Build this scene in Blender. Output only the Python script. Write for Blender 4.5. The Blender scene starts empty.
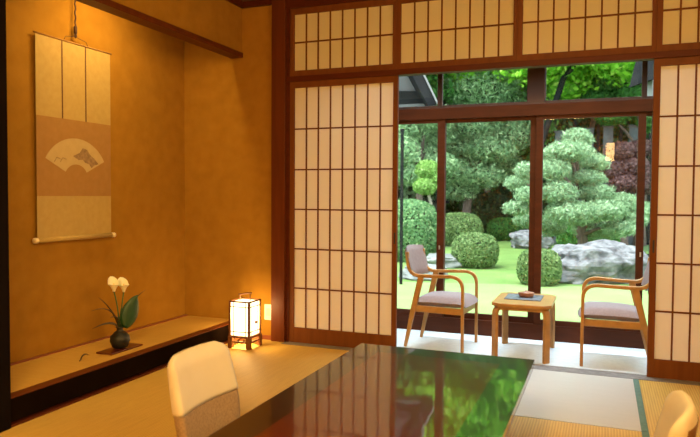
import bpy, math, random
import numpy as np
from mathutils import Vector, Matrix, noise
random.seed(7); RNG = np.random.default_rng(11)
sc = bpy.context.scene
COL = sc.collection
PI = math.pi

# ------------------------------------------------------------------ camera
CAM = Vector((2.368, -4.7234, 1.2)); YAW, PITCH, ROLL, FPX = 0.3723, 0.0358, 0.0064, 647.29
fw = Vector((-math.sin(YAW)*math.cos(PITCH), math.cos(YAW)*math.cos(PITCH), -math.sin(PITCH)))
r0 = Vector((math.cos(YAW), math.sin(YAW), 0)); u0 = r0.cross(fw)
rt = r0*math.cos(ROLL)+u0*math.sin(ROLL); up = -r0*math.sin(ROLL)+u0*math.cos(ROLL)
cd = bpy.data.cameras.new('camera'); co = bpy.data.objects.new('camera', cd); COL.objects.link(co)
co.matrix_world = Matrix(((rt.x, up.x, -fw.x, CAM.x), (rt.y, up.y, -fw.y, CAM.y), (rt.z, up.z, -fw.z, CAM.z), (0, 0, 0, 1)))
cd.sensor_width = 36; cd.lens = FPX/700*36; cd.clip_end = 300; cd.clip_start = .02
cd.dof.use_dof = True; cd.dof.focus_distance = 4.9; cd.dof.aperture_fstop = 2.8
sc.camera = co

# ------------------------------------------------------------------ materials
def mat(name): 
    m = bpy.data.materials.new(name); m.use_nodes = True
    nt = m.node_tree; b = nt.nodes['Principled BSDF']; return m, nt, b
def sset(b, **k):
    for n, v in k.items():
        n = n.replace('_', ' ')
        if n in b.inputs: b.inputs[n].default_value = v
def c4(c): return (c[0], c[1], c[2], 1)
def N(nt, t, **k):
    n = nt.nodes.new(t)
    for a, v in k.items(): setattr(n, a, v)
    return n
def noisy(name, c1, c2, scale=8, rough=.6, bump=0, detail=5, stretch=(1, 1, 1), bscale=None, **k):
    m, nt, b = mat(name); L = nt.links
    tc = N(nt, 'ShaderNodeTexCoord'); mp = N(nt, 'ShaderNodeMapping'); mp.inputs['Scale'].default_value = stretch
    L.new(tc.outputs['Object'], mp.inputs['Vector'])
    no = N(nt, 'ShaderNodeTexNoise'); no.inputs['Scale'].default_value = scale; no.inputs['Detail'].default_value = detail
    L.new(mp.outputs[0], no.inputs['Vector'])
    cr = N(nt, 'ShaderNodeValToRGB'); cr.color_ramp.elements[0].color = c4(c1); cr.color_ramp.elements[1].color = c4(c2)
    cr.color_ramp.elements[0].position = .3; cr.color_ramp.elements[1].position = .7
    L.new(no.outputs['Fac'], cr.inputs['Fac']); L.new(cr.outputs['Color'], b.inputs['Base Color'])
    b.inputs['Roughness'].default_value = rough
    if bump:
        bn = N(nt, 'ShaderNodeTexNoise'); bn.inputs['Scale'].default_value = bscale or scale*6; bn.inputs['Detail'].default_value = 4
        L.new(mp.outputs[0], bn.inputs['Vector'])
        bp = N(nt, 'ShaderNodeBump'); bp.inputs['Strength'].default_value = bump; bp.inputs['Distance'].default_value = .01
        L.new(bn.outputs['Fac'], bp.inputs['Height']); L.new(bp.outputs[0], b.inputs['Normal'])
    sset(b, **k); return m
def plain(name, c, rough=.5, **k):
    m, nt, b = mat(name); b.inputs['Base Color'].default_value = c4(c); b.inputs['Roughness'].default_value = rough; sset(b, **k); return m
def emis(name, c, s):
    m, nt, b = mat(name); b.inputs['Base Color'].default_value = c4(c)
    b.inputs['Emission Color'].default_value = c4(c); b.inputs['Emission Strength'].default_value = s; return m

M = {}
M['plaster'] = noisy('ochre sand plaster', (.30, .148, .016), (.35, .175, .021), 10, .95, .25, bscale=260, Specular_IOR_Level=.1)
M['post'] = noisy('red brown post wood', (.088, .021, .005), (.12, .029, .007), 3, .42, .05, stretch=(8, 8, .6), Specular_IOR_Level=.15)
M['lattice'] = noisy('shoji frame wood', (.125, .038, .009), (.16, .051, .012), 3, .5, .05, stretch=(8, 8, .8), Specular_IOR_Level=.15)
M['beam'] = noisy('dark beam wood', (.065, .012, .003), (.09, .018, .005), 3, .45, .05, stretch=(.6, 8, 8), Specular_IOR_Level=.15)
M['sash'] = noisy('window sash wood', (.055, .013, .004), (.08, .019, .006), 4, .45, .05, stretch=(1, 6, 6), Specular_IOR_Level=.15)
M['darksash'] = noisy('dark window post wood', (.045, .018, .012), (.065, .025, .015), 4, .5)
M['ceil'] = noisy('ceiling boards', (.10, .05, .025), (.14, .07, .035), 3, .7, stretch=(.5, 6, 1))
M['black'] = noisy('black lacquer rail', (.006, .003, .002), (.009, .005, .003), 5, .9, Specular_IOR_Level=.0)
M['unlitpost'] = noisy('unlit alcove post', (.004, .002, .0015), (.007, .004, .003), 5, .8, Specular_IOR_Level=.05)  # near black colour stands for the missing light on this post
M['redtrim'] = plain('reddish wood trim', (.22, .06, .025), .4)
M['lightwood'] = noisy('honey bent wood', (.34, .175, .048), (.43, .23, .068), 5, .38, .03, stretch=(3, 3, 3))
M['carpet'] = noisy('pale carpet', (.64, .72, .78), (.72, .80, .86), 30, .95, .3, bscale=500)
M['sill'] = noisy('grey threshold', (.10, .085, .08), (.27, .24, .23), 22, .7, stretch=(1, 6, 1))
M['seatfab'] = noisy('grey mauve upholstery', (.24, .185, .188), (.28, .22, .222), 60, .9, .2, bscale=600)
M['whitefab'] = noisy('cream cover cloth', (.60, .54, .41), (.64, .58, .45), 6, .9, .15, bscale=500)
M['brownfab'] = noisy('brown woven cloth', (.27, .18, .10), (.36, .25, .145), 90, .95, .5, detail=2, bscale=300)
M['shell'] = noisy('dark brown chair shell', (.10, .045, .015), (.14, .065, .022), 5, .5)
M['heri'] = noisy('teal cloth edging', (.085, .165, .135), (.115, .21, .17), 40, .85)
M['edgegrey'] = noisy('grey edge strip', (.20, .20, .19), (.28, .27, .25), 40, .85)  # plain grey strip along the left edge of the mats
M['plate'] = plain('ivory switch plate', (.75, .70, .58), .4)
M['latch'] = plain('steel latch', (.6, .6, .6), .35, Metallic=.9)
M['recess'] = plain('black finger recess', (.01, .008, .006), .5)
M['stone'] = noisy('pale garden stone', (0.042, 0.045, 0.052), (0.294, 0.308, 0.329), 5.5, .9, 1, detail=12, bscale=14)
M['paving'] = noisy('grey paving stone', (0.140, 0.154, 0.154), (0.238, 0.259, 0.252), 4, .9, .4)
M['bark'] = noisy('bark', (.07, .05, .04), (.16, .12, .10), 12, .9, .6, stretch=(2, 2, .5))
M['palebark'] = noisy('pale bark', (.22, .20, .16), (.34, .31, .25), 12, .9, .3)
M['tile'] = noisy('grey roof tiles', (0.014, 0.015, 0.017), (0.025, 0.026, 0.028), 5, .7, .3, Specular_IOR_Level=0)
M['render'] = noisy('pale outside render', (.085, .092, .092), (.11, .118, .118), 3, .9, Specular_IOR_Level=0)
M['white'] = plain('white gutter paint', (0.175, 0.182, 0.182), .5)
M['slate'] = noisy('slate fence board', (.07, .085, .09), (.11, .13, .135), 6, .8, Specular_IOR_Level=0)
M['darkwall'] = noisy('weathered boards and shaded fascia', (.010, .012, .012), (.022, .025, .025), 6, .85, Specular_IOR_Level=0)

def paper(name, col, tr, tcol=None):
    m, nt, b = mat(name); L = nt.links; nt.nodes.remove(b)
    out = [n for n in nt.nodes if n.type == 'OUTPUT_MATERIAL'][0]
    d = N(nt, 'ShaderNodeBsdfDiffuse'); t = N(nt, 'ShaderNodeBsdfTranslucent'); mx = N(nt, 'ShaderNodeMixShader')
    no = N(nt, 'ShaderNodeTexNoise'); no.inputs['Scale'].default_value = 40
    cr = N(nt, 'ShaderNodeValToRGB'); cr.color_ramp.elements[0].color = c4([x*.95 for x in col]); cr.color_ramp.elements[1].color = c4(col)
    tc = N(nt, 'ShaderNodeTexCoord'); L.new(tc.outputs['Object'], no.inputs['Vector']); L.new(no.outputs['Fac'], cr.inputs['Fac'])
    L.new(cr.outputs[0], d.inputs[0]); t.inputs[0].default_value = c4(tcol or col); mx.inputs[0].default_value = tr
    L.new(d.outputs[0], mx.inputs[1]); L.new(t.outputs[0], mx.inputs[2]); L.new(mx.outputs[0], out.inputs[0]); return m
M['paper'] = paper('shoji paper', (.80, .68, .40), .40, (.92, .88, .84))

def glass():
    m, nt, b = mat('window glass'); L = nt.links; nt.nodes.remove(b)
    out = [n for n in nt.nodes if n.type == 'OUTPUT_MATERIAL'][0]
    t = N(nt, 'ShaderNodeBsdfTransparent'); t.inputs[0].default_value = (.97, .985, .975, 1)
    g = N(nt, 'ShaderNodeBsdfGlossy'); g.inputs['Roughness'].default_value = 0
    f = N(nt, 'ShaderNodeFresnel'); f.inputs['IOR'].default_value = 1.45
    mx = N(nt, 'ShaderNodeMixShader'); hf = N(nt, 'ShaderNodeMath', operation='MULTIPLY'); hf.inputs[1].default_value = .5; L.new(f.outputs[0], hf.inputs[0]); L.new(hf.outputs[0], mx.inputs[0]); L.new(t.outputs[0], mx.inputs[1]); L.new(g.outputs[0], mx.inputs[2])
    L.new(mx.outputs[0], out.inputs[0]); return m
M['glass'] = glass()

def tatami(name, c1, c2, axis, rough=.55, spec=.5, bump=.35):
    """rush weave: fine ribs running across 'axis'"""
    m, nt, b = mat(name); L = nt.links
    tc = N(nt, 'ShaderNodeTexCoord')
    w = N(nt, 'ShaderNodeTexWave'); w.wave_type = 'BANDS'; w.bands_direction = axis; w.inputs['Scale'].default_value = 22; w.inputs['Distortion'].default_value = .3
    L.new(tc.outputs['Object'], w.inputs['Vector'])
    mp = N(nt, 'ShaderNodeMapping'); mp.inputs['Scale'].default_value = (1, 14, 1) if axis == 'Y' else (14, 1, 1)
    L.new(tc.outputs['Object'], mp.inputs[0])
    no = N(nt, 'ShaderNodeTexNoise'); no.inputs['Scale'].default_value = 5; no.inputs['Detail'].default_value = 6; L.new(mp.outputs[0], no.inputs['Vector'])
    cr = N(nt, 'ShaderNodeValToRGB'); cr.color_ramp.elements[0].color = c4(c1); cr.color_ramp.elements[1].color = c4(c2)
    cr.color_ramp.elements[0].position = .25; cr.color_ramp.elements[1].position = .75
    mx = N(nt, 'ShaderNodeMath', operation='MULTIPLY_ADD'); mx.inputs[1].default_value = .45
    sc_ = N(nt, 'ShaderNodeMath', operation='MULTIPLY'); sc_.inputs[1].default_value = .6
    L.new(no.outputs['Fac'], sc_.inputs[0]); L.new(w.outputs['Fac'], mx.inputs[0]); L.new(sc_.outputs[0], mx.inputs[2])
    L.new(mx.outputs[0], cr.inputs['Fac']); L.new(cr.outputs[0], b.inputs['Base Color'])
    bp = N(nt, 'ShaderNodeBump'); bp.inputs['Strength'].default_value = bump; bp.inputs['Distance'].default_value = .004
    L.new(w.outputs['Fac'], bp.inputs['Height']); L.new(bp.outputs[0], b.inputs['Normal'])
    sset(b, Roughness=rough, Specular_IOR_Level=spec); return m
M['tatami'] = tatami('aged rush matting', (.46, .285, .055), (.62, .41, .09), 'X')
M['tatamiday'] = tatami('daylit rush matting', (.43, .41, .37), (.50, .48, .44), 'Y', .5, .6)  # daylight sheen by the opening put into the paler colour
M['tokomat'] = tatami('alcove rush matting', (.46, .27, .05), (.54, .33, .075), 'Y', .7, .2, .1)

def lacquer(name, col, coat_ior=1.60):
    m, nt, b = mat(name); L = nt.links
    b.inputs['Base Color'].default_value = c4(col)
    tc = N(nt, 'ShaderNodeTexCoord'); no = N(nt, 'ShaderNodeTexNoise'); no.inputs['Scale'].default_value = 5; no.inputs['Detail'].default_value = 1
    L.new(tc.outputs['Object'], no.inputs['Vector'])
    bp = N(nt, 'ShaderNodeBump'); bp.inputs['Strength'].default_value = .10; bp.inputs['Distance'].default_value = .01
    L.new(no.outputs['Fac'], bp.inputs['Height']); L.new(bp.outputs[0], b.inputs['Coat Normal'])
    sset(b, Roughness=.35, Specular_IOR_Level=.3, Coat_Weight=1.0, Coat_Roughness=.03, Coat_IOR=coat_ior); return m
M['lacred'] = lacquer('red brown lacquer', (.062, .008, .002))
M['lacblack'] = lacquer('black lacquer', (.010, .007, .006))

def leafmat(name, c1, c2, c3=None, tr=.25):
    m, nt, b = mat(name); L = nt.links
    out = [n for n in nt.nodes if n.type == 'OUTPUT_MATERIAL'][0]
    g = N(nt, 'ShaderNodeNewGeometry')
    cr = N(nt, 'ShaderNodeValToRGB'); cr.color_ramp.elements[0].color = c4(c1); cr.color_ramp.elements[1].color = c4(c2)
    if c3: e = cr.color_ramp.elements.new(.85); e.color = c4(c2); cr.color_ramp.elements[-1].color = c4(c3)
    L.new(g.outputs['Random Per Island'], cr.inputs['Fac']); L.new(cr.outputs[0], b.inputs['Base Color'])
    sset(b, Roughness=.6, Specular_IOR_Level=.3)
    t = N(nt, 'ShaderNodeBsdfTranslucent'); L.new(cr.outputs[0], t.inputs[0]); mx = N(nt, 'ShaderNodeMixShader'); mx.inputs[0].default_value = tr
    L.new(b.outputs[0], mx.inputs[1]); L.new(t.outputs[0], mx.inputs[2]); L.new(mx.outputs[0], out.inputs[0]); return m
M['lf_azalea'] = leafmat('clipped azalea leaves', (0.070, 0.154, 0.042), (0.182, 0.294, 0.098), (0.280, 0.385, 0.154))
M['lf_azalea2'] = leafmat('bright azalea leaves', (0.070, 0.196, 0.070), (0.182, 0.364, 0.140), (0.350, 0.504, 0.238))
M['lf_pine'] = leafmat('pale pine needles', (.13, .25, .12), (.33, .52, .29), (.62, .82, .52))
M['lf_farpine'] = leafmat('blue green pine needles', (.12, .26, .12), (.34, .54, .27), (.62, .80, .48))
M['lf_maple'] = leafmat('lime maple leaves', (.06, .24, .03), (.20, .50, .05), (.55, .80, .14), .4)
M['lf_green'] = leafmat('mid green leaves', (0.028, 0.119, 0.021), (0.070, 0.238, 0.042), (0.154, 0.350, 0.070), .35)
M['lf_dark'] = leafmat('dark evergreen leaves', (0.008, 0.028, 0.010), (0.028, 0.084, 0.025), (0.056, 0.140, 0.035))
M['lf_red'] = leafmat('dull red maple leaves', (0.070, 0.035, 0.035), (0.168, 0.091, 0.091), (0.280, 0.168, 0.168))
M['lf_top'] = leafmat('bright clipped leaves', (0.140, 0.322, 0.056), (0.266, 0.476, 0.112), (0.392, 0.574, 0.210))
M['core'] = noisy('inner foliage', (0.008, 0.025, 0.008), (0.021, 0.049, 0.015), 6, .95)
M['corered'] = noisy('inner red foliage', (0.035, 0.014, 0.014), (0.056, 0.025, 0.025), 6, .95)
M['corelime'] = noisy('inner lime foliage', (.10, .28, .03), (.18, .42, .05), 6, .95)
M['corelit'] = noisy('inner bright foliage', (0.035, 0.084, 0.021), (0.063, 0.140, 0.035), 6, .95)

# ------------------------------------------------------------------ mesh helpers
class MB:
    def __init__(s): s.v = []; s.f = []; s.m = []; s.sm = []
    def add(s, vs, fs, mi=0, smooth=False):
        o = len(s.v); s.v += [tuple(v) for v in vs]
        for f in fs: s.f.append(tuple(i+o for i in f)); s.m.append(mi); s.sm.append(smooth)
    def box(s, x0, x1, y0, y1, z0, z1, mi=0):
        s.add([(x, y, z) for z in (z0, z1) for y in (y0, y1) for x in (x0, x1)],
              [(0, 2, 3, 1), (4, 5, 7, 6), (0, 1, 5, 4), (2, 6, 7, 3), (0, 4, 6, 2), (1, 3, 7, 5)], mi)
    def tube(s, pts, rad, seg=8, mi=0, flat=1.0, side=None):
        """sweep an (optionally flattened) round section along pts"""
        pts = [Vector(p) for p in pts]; n = len(pts); rings = []
        rad = rad if isinstance(rad, (list, tuple)) else [rad]*n
        ref = Vector(side) if side else None
        for i, p in enumerate(pts):
            d = (pts[min(i+1, n-1)]-pts[max(i-1, 0)]).normalized()
            if ref is None:
                ref = Vector((0, 0, 1)) if abs(d.z) < .9 else Vector((1, 0, 0))
            a = (ref-d*ref.dot(d)).normalized(); b = d.cross(a); 
            if not side: ref = a
            rings.append([p+a*(math.cos(2*PI*k/seg)*rad[i])+b*(math.sin(2*PI*k/seg)*rad[i]*flat) for k in range(seg)])
        vs = [v for r in rings for v in r]; fs = []
        for i in range(n-1):
            for k in range(seg): fs.append((i*seg+k, i*seg+(k+1) % seg, (i+1)*seg+(k+1) % seg, (i+1)*seg+k))
        fs.append(tuple(range(seg))[::-1]); fs.append(tuple((n-1)*seg+k for k in range(seg)))
        s.add(vs, fs, mi, True)
    def strip(s, pts, w, t, side):
        """sweep a rectangular w (along side) x t section along pts"""
        pts = [Vector(p) for p in pts]; n = len(pts); sd = Vector(side); vs = []
        for i, p in enumerate(pts):
            d = (pts[min(i+1, n-1)]-pts[max(i-1, 0)]).normalized(); nn = d.cross(sd).normalized()
            ww = w[i] if isinstance(w, (list, tuple)) else w; tt = t[i] if isinstance(t, (list, tuple)) else t
            for a, b in ((-1, -1), (1, -1), (1, 1), (-1, 1)): vs.append(p+sd*(a*ww/2)+nn*(b*tt/2))
        fs = []
        for i in range(n-1):
            for k in range(4): fs.append((i*4+k, i*4+(k+1) % 4, (i+1)*4+(k+1) % 4, (i+1)*4+k))
        fs.append((3, 2, 1, 0)); fs.append(tuple((n-1)*4+k for k in range(4)))
        s.add(vs, fs)
    def prism(s, poly, z0, z1, mi=0):
        n = len(poly)
        s.add([(x, y, z0) for x, y in poly]+[(x, y, z1) for x, y in poly],
              [tuple(range(n))[::-1], tuple(range(n, 2*n))]+[(i, (i+1) % n, n+(i+1) % n, n+i) for i in range(n)], mi)
    def lathe(s, prof, c=(0, 0, 0), seg=24, mi=0, sx=1, sy=1):
        n = len(prof); vs = []
        for r, z in prof:
            for k in range(seg): vs.append((c[0]+r*sx*math.cos(2*PI*k/seg), c[1]+r*sy*math.sin(2*PI*k/seg), c[2]+z))
        fs = [(i*seg+k, i*seg+(k+1) % seg, (i+1)*seg+(k+1) % seg, (i+1)*seg+k) for i in range(n-1) for k in range(seg)]
        fs.append(tuple(range(seg))[::-1]); fs.append(tuple((n-1)*seg+k for k in range(seg)))
        s.add(vs, fs, mi, True)
    def build(s, name, ms, parent=None, bevel=0, seg=2, loc=(0, 0, 0)):
        me = bpy.data.meshes.new(name); me.from_pydata(s.v, [], s.f); 
        if not isinstance(ms, (list, tuple)): ms = [ms]
        for m in ms: me.materials.append(m)
        me.polygons.foreach_set('material_index', s.m); me.polygons.foreach_set('use_smooth', s.sm); me.update()
        import bmesh
        bm = bmesh.new(); bm.from_mesh(me); bmesh.ops.recalc_face_normals(bm, faces=bm.faces); bm.to_mesh(me); bm.free()
        o = bpy.data.objects.new(name, me); COL.objects.link(o); o.location = loc
        if parent: o.parent = parent
        if bevel:
            b = o.modifiers.new('bevel', 'BEVEL'); b.width = bevel; b.segments = seg; b.limit_method = 'ANGLE'; b.angle_limit = .6
        return o
def box(name, m, x0, x1, y0, y1, z0, z1, parent=None, bevel=0):
    b = MB()
    if parent is None:      # top-level: origin at the base of the box
        c = ((x0+x1)/2, (y0+y1)/2, z0); b.box(x0-c[0], x1-c[0], y0-c[1], y1-c[1], 0, z1-z0); return b.build(name, m, None, bevel, loc=c)
    b.box(x0, x1, y0, y1, z0, z1); return b.build(name, m, parent, bevel)
def tag(o, label, cat, group=None, kind=None):
    o['label'] = label; o['category'] = cat
    if group: o['group'] = group
    if kind: o['kind'] = kind
    return o
def struct(o, label=None):
    o['kind'] = 'structure'
    if label: o['label'] = label
    return o
def thing(name, label, cat, loc, rz=0, group=None):
    o = bpy.data.objects.new(name, None); COL.objects.link(o); o.location = loc; o.rotation_euler.z = rz; o.empty_display_size = .1
    return tag(o, label, cat, group)
def copy_tree(o, parent=None):
    c = o.copy(); COL.objects.link(c); c.parent = parent
    for ch in [x for x in bpy.data.objects if x.parent == o]: copy_tree(ch, c)
    return c
def arc(p, q, ctr_pts=6):  # quarter-ish blend through corner: quadratic bezier p, corner, q
    a, c, b = [Vector(x) for x in (p, q, ctr_pts)]
    return [a*(1-t)**2+c*2*t*(1-t)+b*t*t for t in [i/7 for i in range(8)]]

# ------------------------------------------------------------------ room shell
W = .8916; XL, XT = -.449, -1.021; ZC = 2.785; XR = 4*W+.14; YB = -6.35; YG = .85; TOKO_END = -2.312
floor = struct(box('floor', M['ceil'], XL-.0, XR, YB, 0, -.12, -.03))
ceiling = struct(box('ceiling', M['ceil'], XT-.1, XR+.1, YB-.1, .02, ZC, ZC+.08))
# left wall: above alcove beam, and beyond the alcove post
b = MB(); b.box(XL-.09, XL, TOKO_END, 0, 2.375, ZC); struct(b.build('wall_left', M['plaster']), 'ochre plaster wall strip above the alcove beam')
b = MB(); b.box(XL-.09, XL, YB, TOKO_END-.12, 0, ZC); struct(b.build('wall_left_near', M['plaster']))
# alcove walls
b = MB(); b.box(XT-.09, XT, TOKO_END-.12, 0, -.03, ZC); struct(b.build('wall_alcove_back', M['plaster']), 'ochre plaster back wall of the alcove')
b = MB(); b.box(XT-.09, XL-.09, TOKO_END-.2, TOKO_END-.12, -.03, ZC); struct(b.build('wall_alcove_side', M['plaster']))
b = MB(); b.box(XT-.09, -.15, .0, .09, 0, ZC); struct(b.build('wall_far', M['plaster']), 'ochre plaster wall between the alcove and the red brown post')
b = MB(); b.box(XR, XR+.09, YB, YG+.1, -.03, ZC); struct(b.build('wall_right', M['plaster']))
b = MB(); b.box(XL-.1, XR+.1, YB-.09, YB, -.03, ZC); struct(b.build('wall_behind', M['plaster']))
# cornice, posts, kamoi
b = MB(); b.box(XL, XL+.035, YB, 0, 2.74, ZC); b.box(XL, -.15, -.035, 0, 2.74, ZC); struct(b.build('trim_1', M['beam']), 'dark wooden cornice strip under the ceiling')
struct(box('trim_2', M['post'], -.15, -.028, -.045, .075, 0, ZC, bevel=.003), 'red brown square post left of the sliding screens')
struct(box('trim_3', M['post'], 4*W+.028, XR, -.045, .075, 0, ZC))
struct(box('trim_4', M['beam'], -.028, 4*W+.028, -.03, .05, 2.108, 2.150, bevel=.002), 'dark wooden lintel rail between upper and lower paper screens')
struct(box('trim_5', M['beam'], -.028, 4*W+.028, -.03, .05, 2.692, ZC, bevel=.002), 'dark wooden head rail above the upper paper screens')
struct(box('trim_6', M['sill'], -.028, 4*W+.028, -.10, .035, -.03, .002), 'grey mottled threshold strip between matting and carpet')  # mottled grey tone along the threshold
struct(box('trim_7', M['beam'], -.028, .0, -.02, .05, 0, 2.692), 'dark jamb strip beside the red brown post')
struct(box('trim_15', M['tatami'], XL-.0, -.028, -.10, .0, -.03, .0005), 'narrow matting edge along the far wall under the lantern')
b = MB(); b.box(-.445, -.15, -.012, 0, 0, .035); struct(b.build('baseboard_far', M['redtrim']))
# alcove beam (otoshigake) and unlit alcove post
struct(box('trim_8', M['post'], XL-.10, XL+.012, TOKO_END, 0, 2.335, 2.376, bevel=.003), 'red brown beam across the top of the alcove')
struct(box('trim_9', M['unlitpost'], XL-.09, XL+.03, TOKO_END-.12, TOKO_END, 0, ZC, bevel=.004), 'unlit alcove post, its shade in the colour, at the left edge of the photo')
# alcove raised floor
t = thing('alcove_platform', 'raised alcove floor with rush mat and black lacquer front rail', 'platform', (XL-.28, -1.2, 0)); t['kind'] = 'structure'
def lp(x, t=t): return x-t.location.x
b = MB(); b.box(lp(XT), lp(XL-.07), TOKO_END+1.2, 1.2, 0, .134); b.build('platform_base', M['black'], t)
b = MB(); b.box(lp(XT+.028), lp(XL-.075), TOKO_END+1.2, 1.2, .134, .142); b.build('rush_mat', M['tokomat'], t)
b = MB(); b.box(lp(XT), lp(XT+.028), TOKO_END+1.2, 1.2, .134, .150); b.build('back_strip', M['redtrim'], t)
b = MB(); b.box(lp(XL-.07), lp(XL), TOKO_END+1.2, 1.2, .022, .143); b.build('front_rail', M['black'], t)
b = MB(); b.box(lp(XL-.072), lp(XL+.003), TOKO_END+1.2, 1.2, .1432, .1475); b.build('rail_cap', M['post'], t)
b = MB(); b.box(lp(XL-.07), lp(XL+.02), TOKO_END+1.2, 1.2, 0, .012); b.build('floor_strip', M['beam'], t)

# ------------------------------------------------------------------ tatami
def mat_piece(x0, x1, y0, y1, m, label, edges=(), em='heri', z=.0):
    t = thing('tatami_mat', label, 'floor mat', ((x0+x1)/2, (y0+y1)/2, -.03))
    hx, hy = (x1-x0)/2, (y1-y0)/2; ew = .035
    bx0, bx1 = -hx, hx
    if 'L' in edges: q = MB(); q.box(-hx, -hx+ew, -hy, hy, 0, .0315); q.build('edge_strip', M['edgegrey' if em == 'mix' else em], t); bx0 += ew
    if 'R' in edges: q = MB(); q.box(hx-ew, hx, -hy, hy, 0, .0315); q.build('edge_strip', M['heri' if em == 'mix' else em], t); bx1 -= ew
    q = MB(); q.box(bx0, bx1, -hy, hy, 0, .030); q.build('rush_surface', m, t); return t
YM = -1.125
mat_piece(1.905, 2.609, YM+.004, -.10, M['tatamiday'], 'rush mat, window sheen in its pale colour, with teal edging, in front of the opening', 'LR', 'mix')
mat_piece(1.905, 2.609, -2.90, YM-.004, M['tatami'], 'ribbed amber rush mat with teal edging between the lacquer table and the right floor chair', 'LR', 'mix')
mat_piece(2.610, XR, -2.90, -.10, M['tatami'], 'amber rush mat under the right floor chair, below the right paper screen')
mat_piece(XL+.02, 1.904, -2.90, -.10, M['tatami'], 'wide amber rush matting between the alcove and the lacquer table')
mat_piece(XL+.02, XR, YB, -2.905, M['tatami'], 'rush matting behind the viewer, past the near end of the table')

# ------------------------------------------------------------------ shoji screens
def lattice_panel(name, label, x0, z0, z1, px0, px1, pz0, pz1, rows, group, handle=0, y=0.0, n=None):
    """a framed paper screen; coordinates along X relative to x0"""
    kw = dict(group=group)
    t = thing(name, label, 'screen', (x0, y, z0), **kw) if name != 'window' else None
    H = z1-z0; w = W-.0005+(.018 if handle > 0 else 0)
    th = .015
    q = MB()
    q.box(0, px0, -th, th, 0, H); q.box(px1, w, -th, th, 0, H); q.box(px0, px1, -th, th, 0, pz0-z0); q.box(px0, px1, -th, th, pz1-z0, H)
    q.build('frame', M['lattice'], t, .0015)
    q = MB(); bw = .0058
    for k in range(1, 8):
        x = px0+(px1-px0)*k/8; q.box(x-bw, x+bw, -.007, .0, pz0-z0, pz1-z0)
    for zz in rows: q.box(px0, px1, -.0085, -.0005, zz-z0-bw, zz-z0+bw)
    q.build('lattice', M['lattice'], t)
    q = MB(); q.box(px0-.002, px1+.002, .0005, .0012, pz0-z0-.002, pz1-z0+.002); q.build('paper', M['paper'], t)
    if handle:
        hx = px1+.020 if handle > 0 else px0-.02
        q = MB(); q.box(hx-.006, hx+.006, -th-.001, -th+.002, .83, .915); q.build('finger_pull', M['recess'], t)
    return t
rows = [.444, .764, 1.084, 1.404, 1.730]
lattice_panel('shoji_screen', 'paper sliding screen left of the garden opening, beside the red brown post', 0, .002, 2.108, .040, .872, .124, 2.059, rows, 'lower sliding screens', 1, .004)
lattice_panel('shoji_screen', 'paper sliding screen right of the garden opening, behind the right floor chair', 3*W-.012, .002, 2.108, .042, .872, .124, 2.059, rows, 'lower sliding screens', -1, .004)
rl = ['upper paper transom screen above the left sliding screen', 'upper paper transom screen above the left half of the garden opening',
      'upper paper transom screen above the right half of the garden opening', 'upper paper transom screen at the right edge, above the right sliding screen']
for k in range(4):
    lattice_panel('transom_screen', rl[k], k*W, 2.150, 2.692, .036, .864, 2.197, 2.643, [2.420], 'upper transom screens', 0, .006)

# outlet plate on the far wall
t = thing('wall_outlet', 'ivory outlet plate on the ochre wall behind the glowing lantern', 'outlet', (-.194, -.0045, .165))
q = MB(); q.box(-.036, .036, -.004, .004, 0, .13); q.build('cover_plate', M['plate'], t, .002)
q = MB(); q.box(-.016, .016, -.006, -.0035, .035, .095); q.build('socket', M['whitefab'], t, .001)

# ------------------------------------------------------------------ hiroen (window bay)
struct(box('floor_bay', M['carpet'], -.15, XR, .035, YG+.06, -.12, .0), 'pale carpet of the window bay')
b = MB(); b.box(-.24, -.15, .09, YG+.1, -.03, 2.8); struct(b.build('wall_bay_left', M['plaster']))
struct(box('ceiling_bay', M['ceil'], -.24, XR+.1, .05, YG+.12, 2.72, 2.80))
y0, y1 = YG, YG+.05
struct(box('trim_10', M['sash'], -.15, XR, YG+.0, YG+.075, 0, .13, bevel=.003), 'reddish board below the garden windows')
struct(box('trim_11', M['sash'], -.15, XR, YG-.004, YG+.08, 1.868, 1.968, bevel=.003), 'reddish rail between the lower windows and the transom panes')
struct(box('trim_12', M['sash'], -.15, XR, YG, YG+.08, 2.30, 2.42))
struct(box('trim_13', M['darksash'], 1.772, 1.905, YG+.002, YG+.075, 1.968, 2.30), 'dark post between the transom panes')
def window(n, x0, x1, z0, z1, sl, sr, rb, rtop, m, y, latch=None):
    t = bpy.data.objects.new('window_%d' % n, None); COL.objects.link(t); t.location = ((x0+x1)/2, y, z0); t['kind'] = 'structure'
    hx = (x1-x0)/2; H = z1-z0
    q = MB(); q.box(-hx, -hx+sl, -.016, .016, 0, H); q.box(hx-sr, hx, -.016, .016, 0, H)
    q.box(-hx+sl, hx-sr, -.015, .015, 0, rb); q.box(-hx+sl, hx-sr, -.015, .015, H-rtop, H); q.build('window_frame', m, t, .002)
    q = MB(); q.box(-hx+sl, hx-sr, -.002, .002, rb, H-rtop); q.build('pane', M['glass'], t)
    if latch is not None:
        q = MB(); q.box(latch-t.location.x-.006, latch-t.location.x+.006, -.024, -.016, .60, .635); q.build('latch', M['latch'], t, .001)
    return t
window(1, .17, 1.074, .13, 1.868, .06, .066, .048, .03, M['sash'], YG+.022, 1.035)
window(2, 1.009, 1.848, .13, 1.868, .064, .056, .048, .03, M['sash'], YG+.055)
window(3, 1.842, 2.672, .13, 1.868, .056, .056, .042, .03, M['sash'], YG+.022, 2.65)
window(4, 2.616, 3.45, .13, 1.868, .056, .06, .042, .03, M['sash'], YG+.055)
window(5, .17, 1.02, 1.968, 2.30, .03, .022, .024, .02, M['darksash'], YG+.04)
window(6, 1.02, 1.772, 1.968, 2.30, .022, .012, .024, .02, M['darksash'], YG+.04)
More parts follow.
